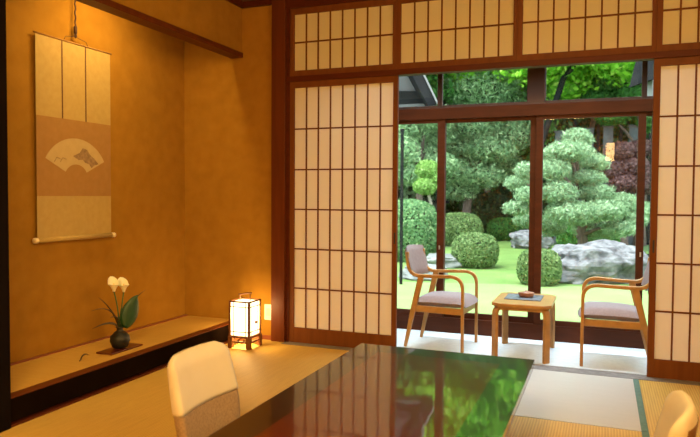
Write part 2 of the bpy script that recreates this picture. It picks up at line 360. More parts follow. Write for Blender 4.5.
window(7, 1.905, 2.655, 1.968, 2.30, .006, .02, .024, .02, M['darksash'], YG+.04)
window(8, 2.655, 3.45, 1.968, 2.30, .02, .03, .024, .02, M['darksash'], YG+.04)
for x0, x1, nm in ((-.15, .17, 'wall_bay_front_left'), (3.45, XR, 'wall_bay_front_right')):
    b = MB(); b.box(x0, x1, YG+.01, YG+.07, .13, 2.30); struct(b.build(nm, M['plaster']))
# eave over the window, house wall top
struct(box('trim_14', M['ceil'], -3, XR+3, YG+.12, 1.45, 2.62, 2.72))
b = MB(); b.box(-3, XR+3, YG+.03, YG+.12, 2.42, 2.9); struct(b.build('wall_outer_top', M['render']))
b = MB(); b.box(-3, XR+3, YB, YG+.1, 2.9, 2.95); struct(b.build('ceiling_roof_deck', M['tile']))

# ------------------------------------------------------------------ lacquer table
TX0, TX1, TY0, TY1, TZ = 1.09, 2.052, -3.05, -1.256, .35
t = thing('lacquer_table', 'low glossy red lacquer table with a broad black border reflecting the garden', 'table', ((TX0+TX1)/2, (TY0+TY1)/2, 0.0016))
hx, hy = (TX1-TX0)/2, (TY1-TY0)/2; bo = .155
q = MB(); 
o4 = [(-hx, -hy), (hx, -hy), (hx, hy), (-hx, hy)]; i4 = [(-hx+bo, -hy+bo), (hx-bo, -hy+bo), (hx-bo, hy-bo), (-hx+bo, hy-bo)]
vs = [(x, y, TZ-.0016) for x, y in o4+i4]+[(x, y, TZ-.03) for x, y in o4+i4]
fs = [(0, 1, 5, 4), (1, 2, 6, 5), (2, 3, 7, 6), (3, 0, 4, 7), (8, 12, 13, 9), (9, 13, 14, 10), (10, 14, 15, 11), (11, 15, 12, 8),
      (0, 8, 9, 1), (1, 9, 10, 2), (2, 10, 11, 3), (3, 11, 8, 0), (4, 5, 13, 12), (5, 6, 14, 13), (6, 7, 15, 14), (7, 4, 12, 15)]
q.add(vs, fs); q.build('table_border', M['lacblack'], t)
q = MB(); q.box(-hx+bo, hx-bo, -hy+bo, hy-bo, TZ-.03, TZ-.0016); q.build('table_top', M['lacred'], t)
q = MB(); q.box(-hx+.13, hx-.13, -hy+.13, -hy+.16, .26, .32); q.box(-hx+.13, hx-.13, hy-.16, hy-.13, .26, .32)
q.box(-hx+.13, -hx+.16, -hy+.16, hy-.16, .26, .32); q.box(hx-.16, hx-.13, -hy+.16, hy-.16, .26, .32); q.build('apron', M['lacblack'], t)
for sx in (-1, 1):
    for sy in (-1, 1):
        q = MB(); q.strip([(sx*(hx-.17), sy*(hy-.17), .262), (sx*(hx-.165), sy*(hy-.165), .13), (sx*(hx-.155), sy*(hy-.155), .03), (sx*(hx-.155), sy*(hy-.155), 0)], [.075, .06, .07, .07], [.075, .06, .07, .07], (1, 0, 0)); q.build('leg', M['lacblack'], t, .004)

# ------------------------------------------------------------------ legless floor chairs (zaisu)
def floor_chair(label):
    """faces +X; origin under the middle of the backrest foot"""
    t = thing('floor_chair', label, 'floor chair', (0, 0, 0), 0, 'legless floor chairs at the lacquer table')
    def back(z0, z1, grow, nv=14):
        vs = []; fs = []; nu = 14
        for j in range(nv+1):
            z = z0+(z1-z0)*j/nv
            hw = .230-.012*max(0, (z-.30)/.2)
            # rounded top corners
            dz = .505-z; R = .055
            if dz < R: hw -= R-math.sqrt(max(0, R*R-(R-dz)**2))
            hw = max(hw, .03)+grow
            if z < .22: hw -= .05*((.22-z)/.22)**1.5
            lean = -.20*max(0, z-.05)
            th = (.030+.012*math.sin(PI*min(1, z/.5)))*(1 if dz > .05 else max(.25, math.sqrt(max(0, dz/.05))))+grow
            for i in range(2*nu):
                a = i/nu*PI   # around: front then back
                yy = -math.cos(a)*hw if i <= nu else -math.cos(a)*hw
                sgn = 1 if i < nu else -1
                e = math.sqrt(max(0, 1-(yy/hw)**2))**.35 if hw else 0
                curve = .05*(yy/.24)**2
                vs.append((lean+sgn*th*e+curve-(.0), yy, z))
        n2 = 2*nu
        for j in range(nv):
            for i in range(n2): fs.append((j*n2+i, j*n2+(i+1) % n2, (j+1)*n2+(i+1) % n2, (j+1)*n2+i))
        fs.append(tuple(range(n2))[::-1]); fs.append(tuple(nv*n2+i for i in range(n2)))
        return vs, fs
    v, f = back(.268, .505, .0); q = MB(); q.add(v, f, 0, True); q.build('upper_cover', M['whitefab'], t)
    v, f = back(.07, .270, -.003); q = MB(); q.add(v, f, 0, True); q.build('lower_cover', M['brownfab'], t)
    v, f = back(.06, .45, -.018); q = MB(); q.add([(x-.022, y*.94, z) for x, y, z in v], f, 0, True); q.build('back_shell', M['shell'], t)
    q = MB(); q.box(-.02, .42, -.21, .21, .01, .028); q.box(-.03, .03, -.20, .20, .01, .09); q.build('wooden_base', M['lattice'], t, .006)
    q = MB(); q.box(.045, .43, -.23, .23, .0285, .085); o = q.build('seat_cushion', M['brownfab'], t, .02, 4)
    return t
zl = floor_chair('cream backed floor chair left of the lacquer table, facing the garden table side'); zl.location = (.712, -2.245, 0)
zl['label'] = 'cream and brown legless floor chair on the left side of the lacquer table'
zr = copy_tree(zl); zr.location = (2.578, -2.175, 0); zr.rotation_euler.z = PI-.05; zr.scale = (1, .88, .965)
zr['label'] = 'legless floor chair at the lower right corner, right of the lacquer table, seen edge on'
for o_, z_ in ((zl, -.008), (zr, -.008)): o_.location.z = z_

# ------------------------------------------------------------------ lantern (andon)
lx0, lx1, ly0, ly1 = -.335, -.165, -.372, -.20
t = thing('floor_lantern', 'small glowing paper floor lantern with dark wooden frame by the alcove', 'lantern', ((lx0+lx1)/2, (ly0+ly1)/2, 0))
h = (lx1-lx0)/2; M['lampwood'] = noisy('lantern wood', (.13, .045, .015), (.19, .07, .025), 5, .5)
for sx in (-1, 1):
    for sy in (-1, 1):
        q = MB(); q.box(sx*h-.008, sx*h+.008, sy*h-.008, sy*h+.008, .095, .372); q.build('corner_post', M['lampwood'], t, .001)
        q = MB(); q.box(sx*(h-.004)-.017, sx*(h-.004)+.017, sy*(h-.004)-.017, sy*(h-.004)+.017, 0, .092); q.build('leg', M['lampwood'], t, .001)
for z, r in ((.09, .008), (.365, .005), (.05, .006)):
    q = MB()
    for s in (-1, 1):
        q.box(-h, h, s*h-.006, s*h+.006, z-r, z+r); q.box(s*h-.006, s*h+.006, -h, h, z-r, z+r)
    q.build('rail', M['lampwood'], t)
m_, nt_, b_ = mat('lit lantern paper'); nt_.nodes.remove(b_)
e_ = N(nt_, 'ShaderNodeEmission'); e_.inputs[0].default_value = (1, .74, .38, 1); e_.inputs[1].default_value = 5.0
t_ = N(nt_, 'ShaderNodeBsdfTransparent'); x_ = N(nt_, 'ShaderNodeMixShader'); x_.inputs[0].default_value = .5
nt_.links.new(t_.outputs[0], x_.inputs[1]); nt_.links.new(e_.outputs[0], x_.inputs[2])
nt_.links.new(x_.outputs[0], [n for n in nt_.nodes if n.type == 'OUTPUT_MATERIAL'][0].inputs[0]); M['lampshade'] = m_
lb = bpy.data.lights.new('lantern_bulb', 'POINT'); lb.energy = 30; lb.color = (1, .60, .20); lb.shadow_soft_size = .025
lo_ = bpy.data.objects.new('lantern_bulb', lb); COL.objects.link(lo_); lo_.location = ((lx0+lx1)/2, (ly0+ly1)/2, .25)
q = MB()
for s in (-1, 1):
    q.box(-h+.004, h-.004, s*(h-.003)-.001, s*(h-.003)+.001, .10, .36); q.box(s*(h-.003)-.001, s*(h-.003)+.001, -h+.004, h-.004, .10, .36)
q.box(-h+.004, h-.004, -h+.004, h-.004, .358, .360); q.build('paper_shade', M['lampshade'], t)
q = MB()
for s in (-1, 1):
    for k in (-.052, .052):
        q.box(k-.003, k+.003, s*(h-.0)-.0015, s*(h-.0)+.0015, .10, .36); q.box(s*h-.0015, s*h+.0015, k-.003, k+.003, .10, .36)
    for z in (.13, .325):
        q.box(-h, h, s*h-.0015, s*h+.0015, z-.003, z+.003); q.box(s*h-.0015, s*h+.0015, -h, h, z-.003, z+.003)
q.build('shade_bars', M['lampwood'], t)
q = MB(); q.tube([(-.045, 0, .362), (-.045, 0, .412), (.045, 0, .425), (.045, 0, .362)], .0045); q.tube([(-.06, 0, .410), (0, 0, .422), (.06, 0, .428)], .006); q.build('handle', M['lampwood'], t)
q = MB(); q.box(h+.007, h+.02, -.008, .008, .19, .21); q.build('side_knob', M['lampwood'], t)

# ------------------------------------------------------------------ hanging scroll
SY0, SY1, SZ0, SZ1 = -1.600, -.932, .905, 2.216; sx = XT+.022
t = thing('hanging_scroll', 'hanging scroll with a pale fan shaped painting on the alcove wall', 'scroll', (sx, (SY0+SY1)/2, SZ0))
hw = (SY1-SY0)/2; SH = SZ1-SZ0
M['silk'] = noisy('scroll gold silk', (.40, .27, .08), (.44, .31, .10), 25, .8, .1)
M['tanpaper'] = noisy('scroll tan paper', (.31, .16, .040), (.34, .18, .05), 20, .9)
M['fan'] = noisy('fan pale paint', (.44, .32, .14), (.48, .35, .16), 20, .9)
M['ink'] = noisy('grey ink wash', (.20, .12, .06), (.34, .22, .11), 40, .9)
M['ribbon'] = plain('brown ribbon', (.12, .05, .02), .8); M['cream'] = plain('ivory roller', (.78, .66, .42), .4)
M['cord'] = plain('dark braided cord', (.07, .03, .015), .8)
z1s, z2s = 1.183-SZ0, 1.70-SZ0
q = MB(); q.box(-.001, .001, -hw, hw, z2s, SH); q.build('upper_silk', M['silk'], t)
q = MB(); q.box(-.001, .0012, -hw, hw, z1s, z2s); q.build('painting', M['tanpaper'], t)
q = MB(); q.box(-.001, .001, -hw, hw, 0, z1s); q.build('lower_silk', M['silk'], t)
# fan shape
cy, cz = .0, 1.30-SZ0
def fanpt(a, r): return (cy+math.cos(a)*r, cz+math.sin(a)*r*.92)
q = MB(); k = 20; A0, A1 = math.radians(28), math.radians(152)
outer = [fanpt(A0+(A1-A0)*i/k, .300) for i in range(k+1)]; inner = [fanpt(A0+(A1-A0)*i/k, .108) for i in range(k+1)]
vs = [(xx, y, z) for xx in (.0012, .0020) for (y, z) in outer+inner]; n = k+1; fs = []
for i in range(k):
    fs.append((2*n+i, 2*n+i+1, 3*n+i+1, 3*n+i)); fs.append((i, n+i, n+i+1, i+1)); fs.append((i, i+1, 2*n+i+1, 2*n+i)); fs.append((n+i, 3*n+i, 3*n+i+1, n+i+1))
fs += [(0, 2*n, 3*n, n), (k, n+k, 3*n+k, 2*n+k)]
q.add(vs, fs); fan = q.build('fan_picture', M['fan'], t)
q = MB(); blob = [(-.03, .175), (.03, .20), (.06, .235), (.10, .225), (.13, .19), (.17, .165), (.21, .13), (.17, .12), (.14, .10), (.12, .125), (.08, .135), (.06, .155), (.02, .15)]
q.add([(xx, cy+a, cz+zz-.02) for xx in (.0020, .0024) for a, zz in blob], [tuple(range(13)), tuple(range(13, 26))[::-1]]+[(i, (i+1) % 13, 13+(i+1) % 13, 13+i) for i in range(13)]); q.build('ink_brushwork', M['ink'], fan)
q = MB()
for yy in (-.19, -.14): q.tube([(.0022, cy+yy, cz+.11), (.0022, cy+yy+.02, cz+.14), (.0022, cy+yy+.05, cz+.13)], .002, 4)
q.build('ink_line', M['ink'], fan)
for y in (-.118, .092):
    q = MB(); q.box(.002, .003, y-.005, y+.005, z2s, SH); q.build('hanging_ribbon', M['ribbon'], t)
q = MB(); q.tube([(.0, -hw-.012, SH+.004), (.0, hw+.012, SH+.004)], .006); q.build('top_rod', M['tanpaper'], t)
q = MB(); q.tube([(.004, -hw, -.008), (.004, hw, -.008)], .016, 12); q.build('roller', M['silk'], t)
for s in (-1, 1):
    q = MB(); q.lathe([(.014, 0), (.018, .004), (.018, .028), (.012, .034)], seg=14); o = q.build('roller_knob', M['cream'], t); o.rotation_euler = (-s*PI/2, 0, 0); o.location = (.004, s*hw, -.008)
q = MB(); q.tube([(.0, -.10, SH+.006), (.0, -.085, SH+.035), (.0, 0, SH+.05), (.0, .10, SH+.035), (.0, .118, SH+.006)], .002, 5); q.build('hanging_cord', M['cord'], t)
tc_ = thing('scroll_hanger', 'dark braided hanger above the scroll on the alcove wall', 'hanger', (sx, (SY0+SY1)/2, SZ1+.045))
q = MB(); pts = [(0.004+.003*math.sin(i*1.6), .003*math.cos(i*1.6), i*.016) for i in range(0, 32)]; q.tube(pts, .0055, 6); q.build('braided_cord', M['cord'], tc_)
q = MB(); q.tube([(.004, .0, .03), (.004, .012, .01), (.004, 0, -.004), (.004, -.012, .005), (.004, -.01, .02)], .0035, 6); q.build('hook', M['cord'], tc_)
q = MB(); q.lathe([(.006, .02), (.012, .03), (.012, .07), (.006, .08)], (.004, 0, 0), 10); q.build('slide_knot', M['cord'], tc_)

# ------------------------------------------------------------------ flower vase on a board
bx, by = -.672, -1.222; zt = .142
M['board'] = plain('dark red lacquer board', (.09, .015, .008), .3, Coat_Weight=.5)
q = MB(); q.box(-.065, .065, -.155, .155, 0, .011); tag(q.build('display_board', M['board'], None, .003, loc=(bx, by, zt)), 'thin dark red board under the black vase in the alcove', 'board')
t = thing('flower_vase', 'small round black vase holding the alcove flowers', 'vase', (bx, by-.0, zt+.011))
M['vase'] = noisy('black iron glaze', (.004, .005, .004), (.012, .014, .012), 20, .5, .3)
q = MB(); q.lathe([(.030, 0), (.052, .012), (.066, .05), (.062, .082), (.040, .108), (.022, .12), (.020, .133), (.029, .145), (.024, .145), (.015, .13), (.015, .12)], (0, 0, 0), 28); q.build('vase_body', M['vase'], t)
t = thing('flower_arrangement', 'two cream calla lilies with a big green leaf and thin curving grass blades', 'flowers', (bx, by, zt+.011+.135))
M['stem'] = plain('green stem', (.05, .12, .03), .5); M['lily'] = plain('cream petal', (.85, .78, .55), .5, Subsurface_Weight=.2)
M['bigleaf'] = noisy('deep green leaf', (.008, .045, .013), (.016, .075, .02), 18, .4, .3); M['blade'] = plain('dry grass blade', (.07, .045, .015), .6); M['spadix'] = plain('yellow spadix', (.8, .5, .08), .6)
def lily(top, base, lean):
    q = MB(); mid = [(base[i]+top[i])/2+lean[i] for i in range(3)]
    pts = arc(base, mid, top); q.tube(pts, .0045, 6); st = q.build('lily_stem', M['stem'], t)
    q = MB(); vs = []; fs = []; nr, nk = 8, 16; top = Vector(top)
    for i in range(nr+1):
        u = i/nr
        for k in range(nk):
            a = 2*PI*k/nk; r = .006+.030*u**1.3; tip = max(0, math.cos(a-2.6))**3
            vs.append((top.x+math.cos(a)*(r+.016*u*u*tip), top.y+math.sin(a)*(r+.016*u*u*tip), top.z+.068*u+.03*u*u*tip-(.018*u*u if tip < .1 else 0)))
    for i in range(nr):
        for k in range(nk): fs.append((i*nk+k, i*nk+(k+1) % nk, (i+1)*nk+(k+1) % nk, (i+1)*nk+k))
    q.add(vs, fs, 0, True); o = q.build('lily_flower', M['lily'], t); s = o.modifiers.new('s', 'SOLIDIFY'); s.thickness = .002
    q = MB(); q.tube([top+Vector((0, 0, .01)), top+Vector((0, 0, .055))], [.004, .003], 6); q.build('spadix', M['spadix'], o)
lily((.02, -.078, .262), (0, -.004, -.02), (0, .02, .02)); lily((.02, .016, .246), (.004, .004, -.02), (0, -.015, .02))
# broad leaf facing the room
q = MB(); vs = []; fs = []; nu, nv = 12, 6
for i in range(nu+1):
    u = i/nu; w = .072*(math.sin(PI*min(1, u*.97+.03))**.7)*(1-.25*u)
    c = Vector((.03+.02*u, .015+.095*u**1.2, -.0+.215*u)); sd = Vector((.35, .80, -.42)).normalized()
    for j in range(nv+1):
        s = j/nv*2-1; vs.append(c+sd*(s*w)+Vector((.012*(1-s*s), 0, 0)))
for i in range(nu):
    for j in range(nv): fs.append((i*(nv+1)+j, i*(nv+1)+j+1, (i+1)*(nv+1)+j+1, (i+1)*(nv+1)+j))
q.add(vs, fs, 0, True); o = q.build('broad_leaf', M['bigleaf'], t); s = o.modifiers.new('s', 'SOLIDIFY'); s.thickness = .0015
q = MB(); q.tube([(0, 0, -.03), (.015, .005, 0), (.03, .018, .03)], .004, 6); q.build('leaf_stalk', M['stem'], t)
for pts in ([(0, 0, -.02), (.01, -.05, .09), (.02, -.275, .05)], [(0, 0, -.02), (0, -.04, .19), (.02, -.285, .165)], [(0, 0, -.02), (.01, -.06, .14), (0, -.20, .24)],
            [(0, 0, -.02), (.01, .05, .17), (.03, .235, .235)], [(0, 0, -.02), (.03, -.03, .12), (.05, -.15, .10)]):
    q = MB(); p = arc(*pts); q.tube(p, [.006, .008, .008, .008, .007, .006, .004, .001], 6, flat=.5); q.build('grass_blade', M['blade'], t)
q = MB()
for k in range(9):
    a = k*.7; q.tube([(0, 0, -.01), (.02+.01*math.cos(a), .03*math.cos(a), .05+.03*math.sin(a)), (.03, .05*math.cos(a), .09+.06*math.sin(a))], [.003, .004, .0015], 5)
q.build('small_foliage', M['bigleaf'], t)
q = MB(); q.tube(arc((0, -.03, .003), (.0, -.012, .05), (.004, .035, .022)), [.004, .004, .005, .005, .005, .004, .003, .002], 6); q.tube([(0, -.03, .003), (.01, -.05, .003)], .0035, 6)
tag(q.build('dry_twig', M['blade'], loc=(-.70, -1.52, .142)), 'tiny dark curled twig lying on the alcove matting left of the vase', 'twig')

# ------------------------------------------------------------------ bay armchairs
def armchair(label):
    """faces +X; origin on the floor, centre of footprint (x 0 = rear leg foot, front leg x .47)"""
    t = thing('armchair', label, 'armchair', (0, 0, 0), 0, 'bentwood armchairs in the window bay'); wd = M['lightwood']
    for s in (-1, 1):
        yf, yr = s*.207, s*.19
        q = MB()
        pts = [(.47, yf, 0), (.468, yf, .48)]+[tuple(p) for p in arc((.468, yf, .48), (.468, yf, .578), (.37, yf, .580))][1:]+[(.20, (yf+yr)/2, .573)]+\
              [tuple(p) for p in arc((.12, yr, .571), (.045, yr, .568), (.022, yr, .64))]+[(.014, yr, .70), (.010, yr, .755)]
        wid = [.030]*len(pts); th = [.022]*2+[.026]*(len(pts)-2)
        q.strip(pts, wid, th, (0, 1, 0)); q.build('arm_and_front_leg', wd, t, .006, 3)
        q = MB(); q.strip([(.0, yr, 0), (.065, yr, .30), (.128, yr, .562)], [.024, .026, .026], [.022, .042, .046], (0, 1, 0)); q.build('rear_leg', wd, t, .004)
    q = MB(); q.box(.075, .455, -.195, -.170, .285, .335); q.box(.075, .455, .170, .195, .285, .335); q.box(.44, .462, -.18, .18, .285, .335); q.box(.075, .10, -.17, .17, .285, .335)
    q.build('seat_frame', wd, t, .003)
    # seat pad
    q = MB(); n = 14; vs = []; fs = []
    for side in (1, -1):
        for i in range(n+1):
            for j in range(n+1):
                u, v = i/n*2-1, j/n*2-1
                x = .282+.220*u*(1-.05*v*v*abs(u)); y = .19*v*(1+.04*u)
                e = (1-abs(u)**5)*(1-abs(v)**5)
                z = .368+side*.042*max(e, 0)**.45+(.012*e if side > 0 else 0)-.012*(u < -.2)*(abs(u)-.2)
                if u > .7: z -= .02*((u-.7)/.3)**2
                vs.append((x, y, z))
    m = (n+1)*(n+1)
    for i in range(n):
        for j in range(n):
            a = i*(n+1)+j; fs.append((a, a+n+1, a+n+2, a+1)); fs.append((m+a, m+a+1, m+a+n+2, m+a+n+1))
    q.add(vs, fs, 0, True); o = q.build('seat', M['seatfab'], t)
    # curved backrest
    q = MB(); vs = []; fs = []; nu, nv = 14, 10
    for side in (1, -1):
        for i in range(nu+1):
            for j in range(nv+1):
                u, v = i/nu*2-1, j/nv
                hw = .212-.02*(1-v)**2
                rr = 1-max(0, (v-.82)/.18)**2*.12-max(0, (.12-v)/.12)**2*.12
                z = .552+.232*v+.012*(1-u*u)*v; e = ((1-abs(u)**6)*(1-abs(2*v-1)**6))**.5
                x = .066-.062*v-.045*(1-u*u)+side*(.016*e+.001)
                vs.append((x, hw*rr*u, z))
    m = (nu+1)*(nv+1)
    for i in range(nu):
        for j in range(nv):
            a = i*(nv+1)+j; fs.append((a, a+1, a+nv+2, a+nv+1)); fs.append((m+a, m+a+nv+1, m+a+nv+2, m+a+1))
    q.add(vs, fs, 0, True); q.build('backrest', M['seatfab'], t)
    return t
ca = armchair('bentwood armchair with grey mauve pads in the window bay, left of the small table')
ca.location = (.935, .40, .0005); ca.rotation_euler.z = -.075
cb = copy_tree(ca); cb.location = (2.712, .328, .0005); cb.rotation_euler.z = PI+.02
cb['label'] = 'bentwood armchair in the window bay right of the small table, half behind the right screen'

# ------------------------------------------------------------------ small side table
t = thing('side_table', 'small honey wood table with cut corners between the two armchairs', 'table', (1.826, .355, .0005)); hx, hy = .214, .30; ch = .055
poly = [(-hx+ch, -hy), (hx-ch, -hy), (hx, -hy+ch), (hx, hy-ch), (hx-ch, hy), (-hx+ch, hy), (-hx, hy-ch), (-hx, -hy+ch)]
q = MB(); q.prism(poly, .392, .418); q.build('table_top', M['lightwood'], t, .004)
for sx in (-1, 1):
    for sy in (-1, 1):
        q = MB(); sd = Vector((sx*hx, -sy*hx, 0)).normalized(); dv = Vector((sx, sy, 0)).normalized()
        ox, oy = sx*(hx-ch/2), sy*(hy-ch/2); P = Vector((ox, oy, 0))-dv*.006
        pts = [P, P+Vector((0, 0, .33))]+[Vector(p) for p in arc(P+Vector((0, 0, .33)), P+Vector((0, 0, .385)), P-dv*.06+Vector((0, 0, .385)))][1:]
        q.strip([tuple(p) for p in pts], .052, .024, sd); q.build('leg', M['lightwood'], t, .005)
q = MB(); q.box(-hx+.05, hx-.05, -hy+.03, -hy+.05, .365, .392); q.box(-hx+.05, hx-.05, hy-.05, hy-.03, .365, .392); q.box(-hx+.02, -hx+.04, -hy+.06, hy-.06, .365, .392); q.box(hx-.04, hx-.02, -hy+.06, hy-.06, .365, .392); q.build('apron', M['lightwood'], t)
M['tray'] = noisy('grey patterned tray', (.03, .035, .045), (.20, .22, .25), 30, .5, detail=3)
q = MB(); q.box(-.135, .135, -.14, .14, 0, .006); tag(q.build('table_mat', M['tray'], None, .002, loc=(1.815, .40, .4192)), 'grey patterned square mat on the small honey wood table', 'mat')
t = thing('lidded_bowl', 'small brown lidded bowl on the grey mat on the side table', 'bowl', (1.83, .40, .4256))
M['bowl'] = noisy('brown turned wood', (.24, .10, .05), (.34, .16, .08), 20, .4)
q = MB(); q.lathe([(.035, 0), (.055, .008), (.062, .024), (.060, .028)], seg=24); q.build('bowl', M['bowl'], t)
q = MB(); q.lathe([(.062, .0285), (.058, .036), (.03, .042), (.012, .043), (.012, .05), (.004, .052)], seg=24); q.build('lid', M['bowl'], t)

# ------------------------------------------------------------------ lamps behind the viewer and added side fill
t = thing('wall_lamp', 'tall amber paper wall lamp on the wall behind the viewer', 'wall lamp', (2.47, YB+.001, 1.84))
q = MB(); q.box(-.085, .085, 0, .02, 0, .36); q.build('back_plate', M['lampwood'], t)
M['sconce'] = emis('amber lamp paper', (1, .60, .22), 38)
q = MB(); q.box(-.07, .07, .02, .10, .02, .34); q.build('paper_shade', M['sconce'], t)
t = thing('ceiling_lamp', 'square paper ceiling lamp behind the viewer', 'ceiling lamp', (1.70, -4.75, ZC-.265))
q = MB(); q.box(-.42, .42, -.42, .42, .25, .2645); q.build('lamp_frame', M['lattice'], t)
M['cl'] = emis('lit ceiling lamp paper', (1, .62, .20), 66)
q = MB(); q.box(-.40, .40, -.40, .40, .0, .25); q.build('paper_shade', M['cl'], t)
t = thing('wall_lamp', 'added amber fill panel on the right wall, outside the view', 'wall lamp', (XR-.001, -2.6, 1.85))  # unseen lamp added as warm fill for the upper left walls
q = MB(); q.box(-.02, 0, -.50, .50, 0, .46); q.build('back_plate', M['lampwood'], t)
M['sidefill'] = emis('amber side fill', (1, .62, .20), 40)
q = MB(); q.box(-.10, -.02, -.48, .48, .02, .44); q.build('paper_shade', M['sidefill'], t)

def area(name, loc, rot, size, power, col, sy=None, spread=None):
    l = bpy.data.lights.new(name, 'AREA'); l.energy = power; l.color = col; l.size = size
    if sy: l.shape = 'RECTANGLE'; l.size_y = sy
    if spread: l.spread = spread
    o = bpy.data.objects.new(name, l); COL.objects.link(o); o.location = loc; o.rotation_euler = rot; return o
def spot(name, loc, target, power, col, ang, blend, rad):
    l = bpy.data.lights.new(name, 'SPOT'); l.energy = power; l.color = col; l.spot_size = ang; l.spot_blend = blend; l.shadow_soft_size = rad
    o = bpy.data.objects.new(name, l); COL.objects.link(o); o.location = loc
    o.rotation_euler = (Vector(target)-Vector(loc)).to_track_quat('-Z', 'Y').to_euler(); return o
WARM = (1, .62, .19)
# alcove downlight (a real recessed lamp above the alcove beam)
area('alcove_light', (-.62, -1.15, 2.66), (0, 0, 0), .06, 15, (1, .70, .26), sy=.5)
# recessed ceiling lamps over the table
spot('ceiling_spot', (1.5, -2.2, 2.75), (1.3, -1.7, 0), 62, WARM, 2.6, .8, .12)

# ------------------------------------------------------------------ garden
GZ = -.35
def gp(x, D):   # ground point seen in image column x at viewing depth D
    d = fw+rt*((x-350)/FPX); t = D; return CAM.x+d.x*t, CAM.y+d.y*t
def px(x, y, D):
    p = CAM+(fw+rt*((x-350)/FPX)-up*((y-218.5)/FPX))*D; return p
def icos(q, c, r, mi=0, seed=0, amp=.12, sub=3, sq=2.0, freq=1.6):
    import bmesh
    bm = bmesh.new(); bmesh.ops.create_icosphere(bm, subdivisions=sub, radius=1)
    vs = []
    for v in bm.verts:
        p = v.co.copy()
        if sq != 2: k = (abs(p.x)**sq+abs(p.y)**sq+abs(p.z)**sq)**(-1/sq); p = p*k
        k = 1+amp*noise.noise(p*freq+Vector((seed*3.1, seed*1.7, seed)))
        vs.append((c[0]+p.x*r[0]*k, c[1]+p.y*r[1]*k, c[2]+p.z*r[2]*k))
    fs = [tuple(v.index for v in f.verts) for f in bm.faces]; bm.free(); q.add(vs, fs, mi, True)
def foliage(name, pads, n, leaf, lm, cm, parent=None, loc=(0, 0, 0), sq=2.0, slim=1.0, shell=(.86, 1.06), core=.86, floor=None, droop=0, coreamp=.12):
    """leaves scattered over ellipsoid pads (x,y,z,rx,ry,rz) around dark inner cores; ONE mesh"""
    q = MB()
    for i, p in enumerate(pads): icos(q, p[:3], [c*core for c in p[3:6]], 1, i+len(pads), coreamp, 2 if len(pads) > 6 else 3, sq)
    nv0 = len(q.v)
    area_ = np.array([((p[3]*p[4])**1.6+(p[3]*p[5])**1.6+(p[4]*p[5])**1.6)**(1/1.6) for p in pads]); pr = area_/area_.sum()
    idx = RNG.choice(len(pads), n, p=pr); P = np.array(pads)[idx]
    d = RNG.normal(size=(n, 3)); d /= np.linalg.norm(d, axis=1)[:, None]
    if sq != 2: d *= ((np.abs(d)**sq).sum(1)**(-1/sq))[:, None]
    lump = np.array([noise.noise(Vector(v)*2.6+Vector((float(i), 0, 0))) for v, i in zip(d, idx)])
    rad = RNG.uniform(shell[0], shell[1], n)*(1+.16*lump*(1 if coreamp > .05 else .2))
    c = P[:, :3]+d*P[:, 3:6]*rad[:, None]
    if floor is not None: c[:, 2] = np.maximum(c[:, 2], floor+RNG.uniform(0, leaf, n))
    nrm = d/P[:, 3:6]; nrm /= np.linalg.norm(nrm, axis=1)[:, None]
    nrm = nrm+RNG.normal(size=(n, 3))*.55; nrm /= np.linalg.norm(nrm, axis=1)[:, None]
    a = np.cross(nrm, RNG.normal(size=(n, 3))); a /= np.linalg.norm(a, axis=1)[:, None]; b = np.cross(nrm, a)
    s = leaf*RNG.uniform(.6, 1.3, n)[:, None]
    if slim < 1: a, nn = a, None
    V = np.stack([c-a*s*.5, c+b*s*.5*slim*.7, c+a*s*.6, c-b*s*.5*slim*.7], 1).reshape(-1, 3)
    V[:, 2] -= 0
    core_v = np.array(q.v, dtype=np.float32).reshape(-1, 3); allv = np.vstack([core_v, V]).astype(np.float32)
    nf = len(q.f); me = bpy.data.meshes.new(name)
    me.vertices.add(len(allv)); me.vertices.foreach_set('co', allv.ravel())
    loops = np.concatenate([np.array([i for f in q.f for i in f]), np.arange(4*n)+nv0]); me.loops.add(len(loops)); me.loops.foreach_set('vertex_index', loops.astype(np.int32))
    ls = np.concatenate([np.arange(nf)*3, nf*3+np.arange(n)*4]).astype(np.int32); lt = np.concatenate([np.full(nf, 3), np.full(n, 4)]).astype(np.int32)
    me.polygons.add(nf+n); me.polygons.foreach_set('loop_start', ls); me.polygons.foreach_set('loop_total', lt)
    me.polygons.foreach_set('material_index', np.concatenate([np.ones(nf), np.zeros(n)]).astype(np.int32))
    me.polygons.foreach_set('use_smooth', np.concatenate([np.ones(nf), np.zeros(n)]).astype(bool))
    me.update(calc_edges=True); me.materials.append(lm); me.materials.append(cm)
    o = bpy.data.objects.new(name, me); COL.objects.link(o); o.location = loc
    if parent: o.parent = parent
    return o

